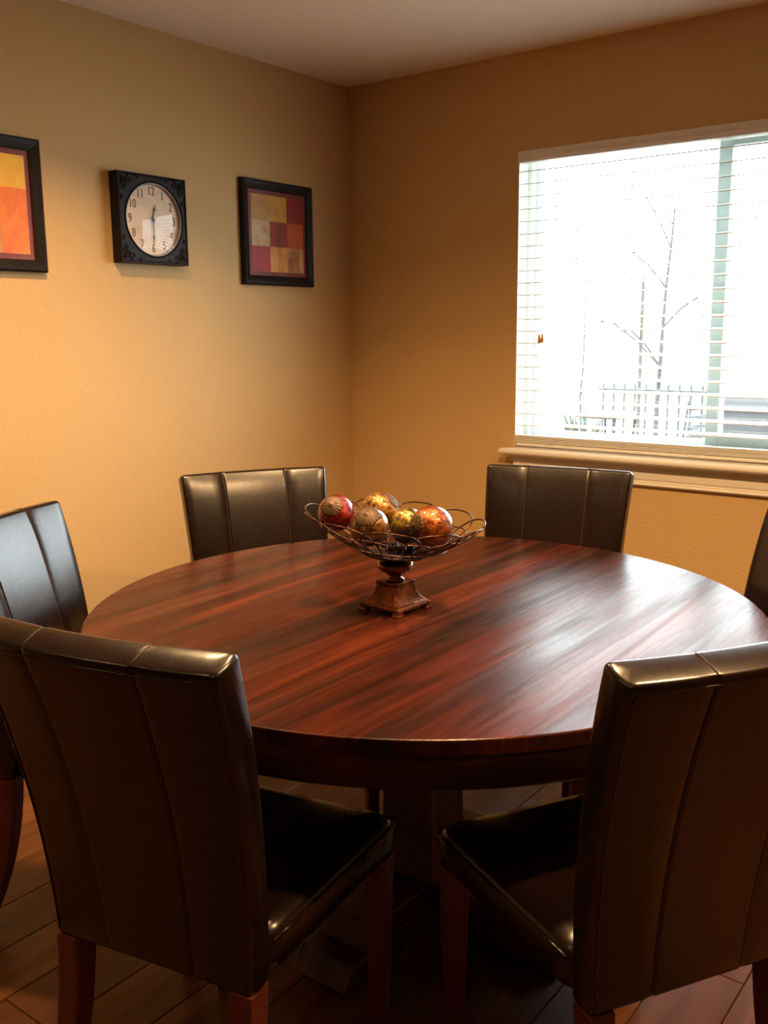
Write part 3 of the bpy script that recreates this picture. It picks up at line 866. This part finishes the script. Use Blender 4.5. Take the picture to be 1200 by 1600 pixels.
# ------------------------------------------------------------------ footed wire bowl
BXc, BYc = 1.592, -1.822
pb = empty('footed_bowl', (BXc, BYc, TH), label='bronze wire basket bowl on a square flared copper foot on the table', cat='bowl')
ro = math.radians(-4)
def rsq(w, z, r=0.0, n=1):
    return [(sx*w*math.cos(ro) - sy*w*math.sin(ro), sx*w*math.sin(ro) + sy*w*math.cos(ro), z) for sx, sy in ((-1,-1),(1,-1),(1,1),(-1,1))]
prof = [(0.0555, 0.010), (0.0575, 0.011), (0.0575, 0.016), (0.055, 0.0175), (0.0545, 0.019), (0.0500, 0.0205), (0.0435, 0.027), (0.0380, 0.035), (0.0340, 0.044), (0.0315, 0.054), (0.0305, 0.060), (0.0318, 0.061), (0.0318, 0.066), (0.0300, 0.0675)]
MB().loft([rsq(w, z) for w, z in prof]).obj('square_base', M['copper'], pb, bevel=0.0012, seg=2)
# raised border panels on the four sides
for k in range(4):
    m2 = MB()
    for sg in (-1, 1):
        P = []
        for w, z in prof[5:11]: P.append(Matrix.Rotation(ro + k*PI/2, 3, 'Z') @ Vector((sg*(w - 0.006), -w - 0.0002, z)))
        m2.tube(P, 0.0010, 5)
    P = [Matrix.Rotation(ro + k*PI/2, 3, 'Z') @ Vector((sg*0.0445, -0.0502, 0.0212)) for sg in (-1, 1)]
    m2.tube(P, 0.0010, 5)
    m2.obj('panel_moulding', M['copper'], pb, smooth=True)
for sx in (-1, 1):
    for sy in (-1, 1):
        f = MB().loft([[(a*w, b*w, z) for a, b in ((-1,-1),(1,-1),(1,1),(-1,1))] for w, z in ((0.0105, 0), (0.0105, 0.004), (0.0085, 0.005), (0.0085, 0.0100))]).obj('foot', M['copper'], pb, bevel=0.0008)
        f.location = Matrix.Rotation(ro, 3, 'Z') @ Vector((sx*0.050, sy*0.050, 0)); f.rotation_euler = (0, 0, ro)
MB().lathe([(0.020, 0.0675), (0.022, 0.069), (0.021, 0.073), (0.015, 0.076), (0.0145, 0.079), (0.020, 0.082), (0.024, 0.086), (0.036, 0.092), (0.0415, 0.099), (0.0425, 0.104), (0.040, 0.109), (0.033, 0.112), (0.022, 0.1145), (0.018, 0.117)], 40).obj('stem', M['copper'], pb, smooth=True)
sd = Vector((0.82073, 0.57132))
def bz(x, y):
    r = math.hypot(x, y); lat = x*sd.x + y*sd.y
    return 0.117 + 0.09*(r/0.2)**1.8 - 0.09*lat*min(1, r/0.1)
m2 = MB(); lp = []
for r in (0.001, 0.025, 0.05, 0.068, 0.080, 0.082, 0.080, 0.065, 0.03, 0.001):
    lp.append(r)
loops = []
for q, r in enumerate(lp):
    dz = 0.0 if q < 5 else -0.0022
    loops.append([(r*math.cos(2*PI*k/36), r*math.sin(2*PI*k/36), bz(r*math.cos(2*PI*k/36), r*math.sin(2*PI*k/36)) + dz) for k in range(36)])
m2.loft(loops); m2.obj('centre_dish', M['dish'], pb, smooth=True)
def petal(a, r0, r1, half, rad, curl=0.0):
    P = []
    n = 30
    for i in range(n):
        t = 2*PI*i/n
        rr_ = (r0 + r1)/2 - (r1 - r0)/2*math.cos(t)
        wv = math.sin(t)*half*(0.75 + 0.25*(rr_ - r0)/(r1 - r0))
        # half-width in metres, widest toward the rim
        s = wv*(0.35 + 0.9*(rr_ - r0)/(r1 - r0))
        x = rr_*math.cos(a) - s*math.sin(a); y = rr_*math.sin(a) + s*math.cos(a)
        P.append((x, y, bz(x, y) + rad + curl*(rr_/r1)**6))
    return P
NP = 11
for k in range(NP):
    MB().tube(petal(2*PI*k/NP + 0.15, 0.050, 0.204, 0.075, 0.0019, 0.004), 0.0019, 6, closed=True).obj('outer_wire_loop', M['wire'], pb, smooth=True)
for k in range(NP):
    MB().tube(petal(2*PI*(k + 0.5)/NP + 0.15, 0.045, 0.168, 0.055, 0.0035), 0.0017, 6, closed=True).obj('inner_wire_loop', M['wire'], pb, smooth=True)
for r, rad in ((0.070, 0.0022), (0.118, 0.0018)):
    MB().tube([(r*math.cos(2*PI*k/48), r*math.sin(2*PI*k/48), bz(r*math.cos(2*PI*k/48), r*math.sin(2*PI*k/48)) - 0.002) for k in range(48)], rad, 6, closed=True).obj('wire_ring', M['wire'], pb, smooth=True)

# ------------------------------------------------------------------ decorative balls
def make_ball(c, r, mat, label, med=None, mcol=None):
    bm = bmesh.new(); bmesh.ops.create_uvsphere(bm, u_segments=48, v_segments=28, radius=r)
    me = bpy.data.meshes.new('decorative_ball'); bm.to_mesh(me); bm.free(); me.materials.append(mat)
    for p in me.polygons: p.use_smooth = True
    t = empty('decorative_ball', c, label=label, cat='ball', group='glass balls in the wire bowl')
    o = bpy.data.objects.new('glass_shell', me); C.objects.link(o); o.parent = t
    for n, size in (med or []):
        n = Vector(n).normalized(); q = n.to_track_quat('Z', 'Y')
        V = []; F = []; na, nr = 72, 12
        for i in range(nr + 1):
            for k in range(na):
                a = 2*PI*k/na; lobe = 0.84 + 0.16*abs(math.cos(3*a))**0.6 + 0.03*math.cos(12*a)
                th = size*lobe*i/nr
                rel = 0.0007 + 0.0009*(math.cos(18*a)*0.5 + 0.5)*min(1, i/3)*(i < nr)
                if i <= 2: rel = 0.0030 - 0.0004*i
                if i == 3: rel = 0.0009
                if i == nr: rel = -0.0004
                R_ = r + rel
                V.append(tuple(q @ Vector((R_*math.sin(th)*math.cos(a), R_*math.sin(th)*math.sin(a), R_*math.cos(th)))))
        for i in range(nr):
            for k in range(na):
                k2 = (k+1) % na; F.append((i*na+k, i*na+k2, (i+1)*na+k2, (i+1)*na+k))
        mesh_obj('medallion', V, F, M['medallion'], t, smooth=True)
    return t
def nv(dx, dy):    # direction on the ball facing the camera, dx right, dy up (fractions of the radius)
    k = math.sqrt(max(0.0, 1 - dx*dx - dy*dy)); return _r*dx + _u*dy - _f*k
make_ball((1.4710, -1.8815, 0.9780), 0.0420, M['ball_red'], 'glossy red glass ball with a bronze flower cap, leftmost in the bowl', [(nv(-0.25, 0.45), 0.72)])
make_ball((1.5100, -1.7700, 0.9700), 0.0440, M['ball_gold'], 'gold mosaic glass ball at the back and top of the bowl', [(nv(0.72, 0.62), 0.55)])
make_ball((1.5664, -1.8825, 0.9575), 0.0439, M['ball_bronze'], 'dull bronze-gold ball with a flower cap, front centre of the bowl', [(nv(-0.12, 0.66), 0.75)])
make_ball((1.5850, -1.7640, 0.9425), 0.0428, M['ball_olive'], 'olive gold glass ball in the bowl, half hidden behind the amber ball', [(nv(0.1, -0.45), 0.55)])
make_ball((1.6740, -1.7954, 0.9538), 0.0490, M['ball_amber'], 'largest ball, orange amber mosaic glass, at the right of the bowl', [(nv(-0.85, 0.1), 0.62)])

# ------------------------------------------------------------------ outside the window
M['concrete'] = plain('pale_concrete', (0.42, 0.42, 0.40), 0.9, nscale=3)
M['bark'] = plain('dark_bark', (0.050, 0.048, 0.050), 0.9, var=0.4, nscale=12, bmp=0.3)
M['foliage'] = plain('dark_leaves', (0.035, 0.055, 0.030), 0.8, var=0.5, nscale=8)
M['iron'] = plain('dark_iron', (0.04, 0.045, 0.05), 0.6)
M['stake'] = plain('weathered_stake', (0.07, 0.06, 0.05), 0.9)
M['terracotta'] = plain('terracotta', (0.30, 0.11, 0.08), 0.9)
M['stucco'] = plain('pale_stucco', (0.50, 0.50, 0.47), 0.9, nscale=2)
M['window_dark'] = plain('dark_house_window', (0.03, 0.04, 0.045), 0.2)
M['grill'] = plain('charcoal_metal', (0.035, 0.035, 0.038), 0.5)
gz = -0.15
g = struct('ground', (-14, 0.151, gz - 0.1), (12, 22, gz), M['concrete'])

def tree(x, y, h, r, lean, label, leaves, seed):
    rnd = random.Random(seed)
    t = empty('young_tree', (x, y, gz), label=label, cat='tree')
    top = Vector((lean, 0, h))
    P = [Vector((lean*(i/8)**1.5 + rnd.uniform(-.01, .01), rnd.uniform(-.01, .01), h*i/8)) for i in range(9)]
    MB().tube(P, r, 8, rfun=lambda q: 1 - 0.7*q).obj('trunk', M['bark'], t, smooth=True)
    for k in range(5):
        b0 = P[4 + k % 4]; a = rnd.uniform(0, 2*PI); l = rnd.uniform(.25, .5)
        e = b0 + Vector((math.cos(a)*l, math.sin(a)*l, l*0.9))
        MB().tube([b0, (b0 + e)/2 + Vector((0, 0, .03)), e], r*0.3, 5).obj('branch', M['bark'], t)
    m3 = MB()
    for k in range(leaves):
        c = P[rnd.randrange(4, 9)] + Vector((rnd.gauss(0, .16), rnd.gauss(0, .16), rnd.gauss(0, .14)))
        a = rnd.uniform(0, 2*PI); e = rnd.uniform(-.6, .6); s_ = rnd.uniform(.02, .035)
        u = Vector((math.cos(a)*math.cos(e), math.sin(a)*math.cos(e), math.sin(e)))*s_; w = u.cross(Vector((0, 0, 1))).normalized()*s_*0.45
        n_ = len(m3.v); m3.v += [tuple(c - u), tuple(c + w), tuple(c + u), tuple(c - w)]; m3.f.append((n_, n_+1, n_+2, n_+3))
    o = m3.obj('leaves', M['foliage'], t); o['kind'] = 'stuff'
    return t
tree(-0.76, 4.0, 1.95, 0.014, 0.03, 'thin bare sapling outside, left part of the window view', 18, 1)
tree(-0.11, 4.0, 2.45, 0.028, 0.09, 'leaning dark tree trunk outside, middle of the window view', 26, 2)
st = box('support_stake', (-0.30, 4.10, gz), (-0.275, 4.125, 1.75), M['stake'], bevel=0.003)
setp(st, 'slim wooden support stake standing beside the leaning trunk', 'stake')
# low garden fence with separate pickets
fn = empty('garden_fence', (-1.5, 6.3, gz), label='low dark metal picket fence outside, behind the two saplings', cat='fence')
for z in (0.15, 0.86): box('rail', (-0.15, -0.015, z), (2.55, 0.015, z + 0.035), M['iron'], fn)
pk = None
for k in range(22):
    if pk is None: pk = box('picket', (-0.010, -0.035, 0.0), (0.010, -0.0155, 0.95), M['iron'], fn); p_ = pk
    else: p_ = pk.copy(); C.objects.link(p_)
    p_.location = (-0.08 + 0.12*k, 0, 0)
# patio table, chair and grill
pt = empty('patio_table', (-1.02, 5.2, gz), label='small dark patio table outside, seen low between the saplings', cat='table')
MB().lathe([(0.001, 0.70), (0.34, 0.70), (0.345, 0.715), (0.34, 0.73), (0.001, 0.73)], 28).obj('table_top', M['iron'], pt)
for k in range(4):
    a = k*PI/2 + .6; MB().tube([(0.25*math.cos(a), 0.25*math.sin(a), 0.6995), (0.2*math.cos(a), 0.2*math.sin(a), 0.35), (0.28*math.cos(a), 0.28*math.sin(a), 0.004)], 0.012, 6).obj('leg', M['iron'], pt)
def patio_chair(x, y, rz, label):
    t = empty('patio_chair', (x, y, gz), rz, label=label, cat='chair', group='metal patio chairs')
    box('seat', (-0.22, -0.2, 0.42), (0.22, 0.22, 0.45), M['iron'], t, bevel=0.005)
    for sx in (-1, 1):
        MB().tube([(sx*0.21, 0.19, 0.0), (sx*0.21, 0.20, 0.4199)], 0.012, 6).obj('leg', M['iron'], t)
        MB().tube([(sx*0.21, -0.25, 0.0), (sx*0.21, -0.215, 0.42), (sx*0.21, -0.27, 0.88)], 0.012, 6).obj('leg', M['iron'], t)
    for k in range(4): box('back_slat', (-0.198, -0.265 - k*0.010, 0.52 + k*0.09), (0.198, -0.250 - k*0.010, 0.56 + k*0.09), M['iron'], t)
    return t
patio_chair(-1.62, 5.05, -1.3, 'metal patio chair outside left of the patio table')
patio_chair(-0.45, 5.35, 1.4, 'metal patio chair outside right of the patio table')
gr = empty('covered_grill', (0.44, 4.75, gz), label='dark barbecue grill outside, seen just right of the middle window post', cat='grill')
box('cabinet', (-0.28, -0.22, 0.05), (0.28, 0.22, 0.78), M['grill'], gr, bevel=0.01)
MB().loft([[(xx, 0.24*math.cos(PI*k/10), 0.782 + 0.26*math.sin(PI*k/10)) for k in range(11)] for xx in (-0.29, 0.29)]).obj('lid', M['grill'], gr)
MB().tube([(-0.2, -0.262, 0.86), (0.2, -0.262, 0.86)], 0.010, 8).obj('handle', M['iron'], gr)
for sx in (-1, 1): box('wheel', (sx*0.22 - 0.02, -0.20, 0.0), (sx*0.22 + 0.02, 0.20, 0.0495), M['iron'], gr)
def pot(x, y, s, label):
    t = empty('flower_pot', (x, y, gz), label=label, cat='flower pot')
    MB().lathe([(0.09*s, 0), (0.13*s, 0.22*s), (0.145*s, 0.22*s), (0.145*s, 0.27*s), (0.12*s, 0.27*s), (0.11*s, 0.22*s), (0.002, 0.22*s)], 24).obj('pot', M['terracotta'], t)
    rnd = random.Random(int(x*100)); m3 = MB()
    for k in range(60):
        a = rnd.uniform(0, 2*PI); l = rnd.uniform(.12, .34)*s; o_ = rnd.uniform(.1, .2)*s
        c = Vector((0, 0, .22*s)); e = Vector((math.cos(a)*o_, math.sin(a)*o_, .22*s + l)); w = Vector((-math.sin(a), math.cos(a), 0))*0.02*s
        n_ = len(m3.v); m3.v += [tuple(c), tuple((c+e)/2 + w), tuple(e), tuple((c+e)/2 - w)]; m3.f.append((n_, n_+1, n_+2, n_+3))
    o = m3.obj('leaves', M['foliage'], t); o['kind'] = 'stuff'
pot(-0.95, 4.45, 1.5, 'terracotta pot of dark leaves outside, beyond the left sapling')
pot(-0.30, 4.60, 1.1, 'terracotta pot outside, beyond the leaning trunk')
pot(1.15, 4.3, 1.8, 'large terracotta pot outside, at the right edge of the window view')
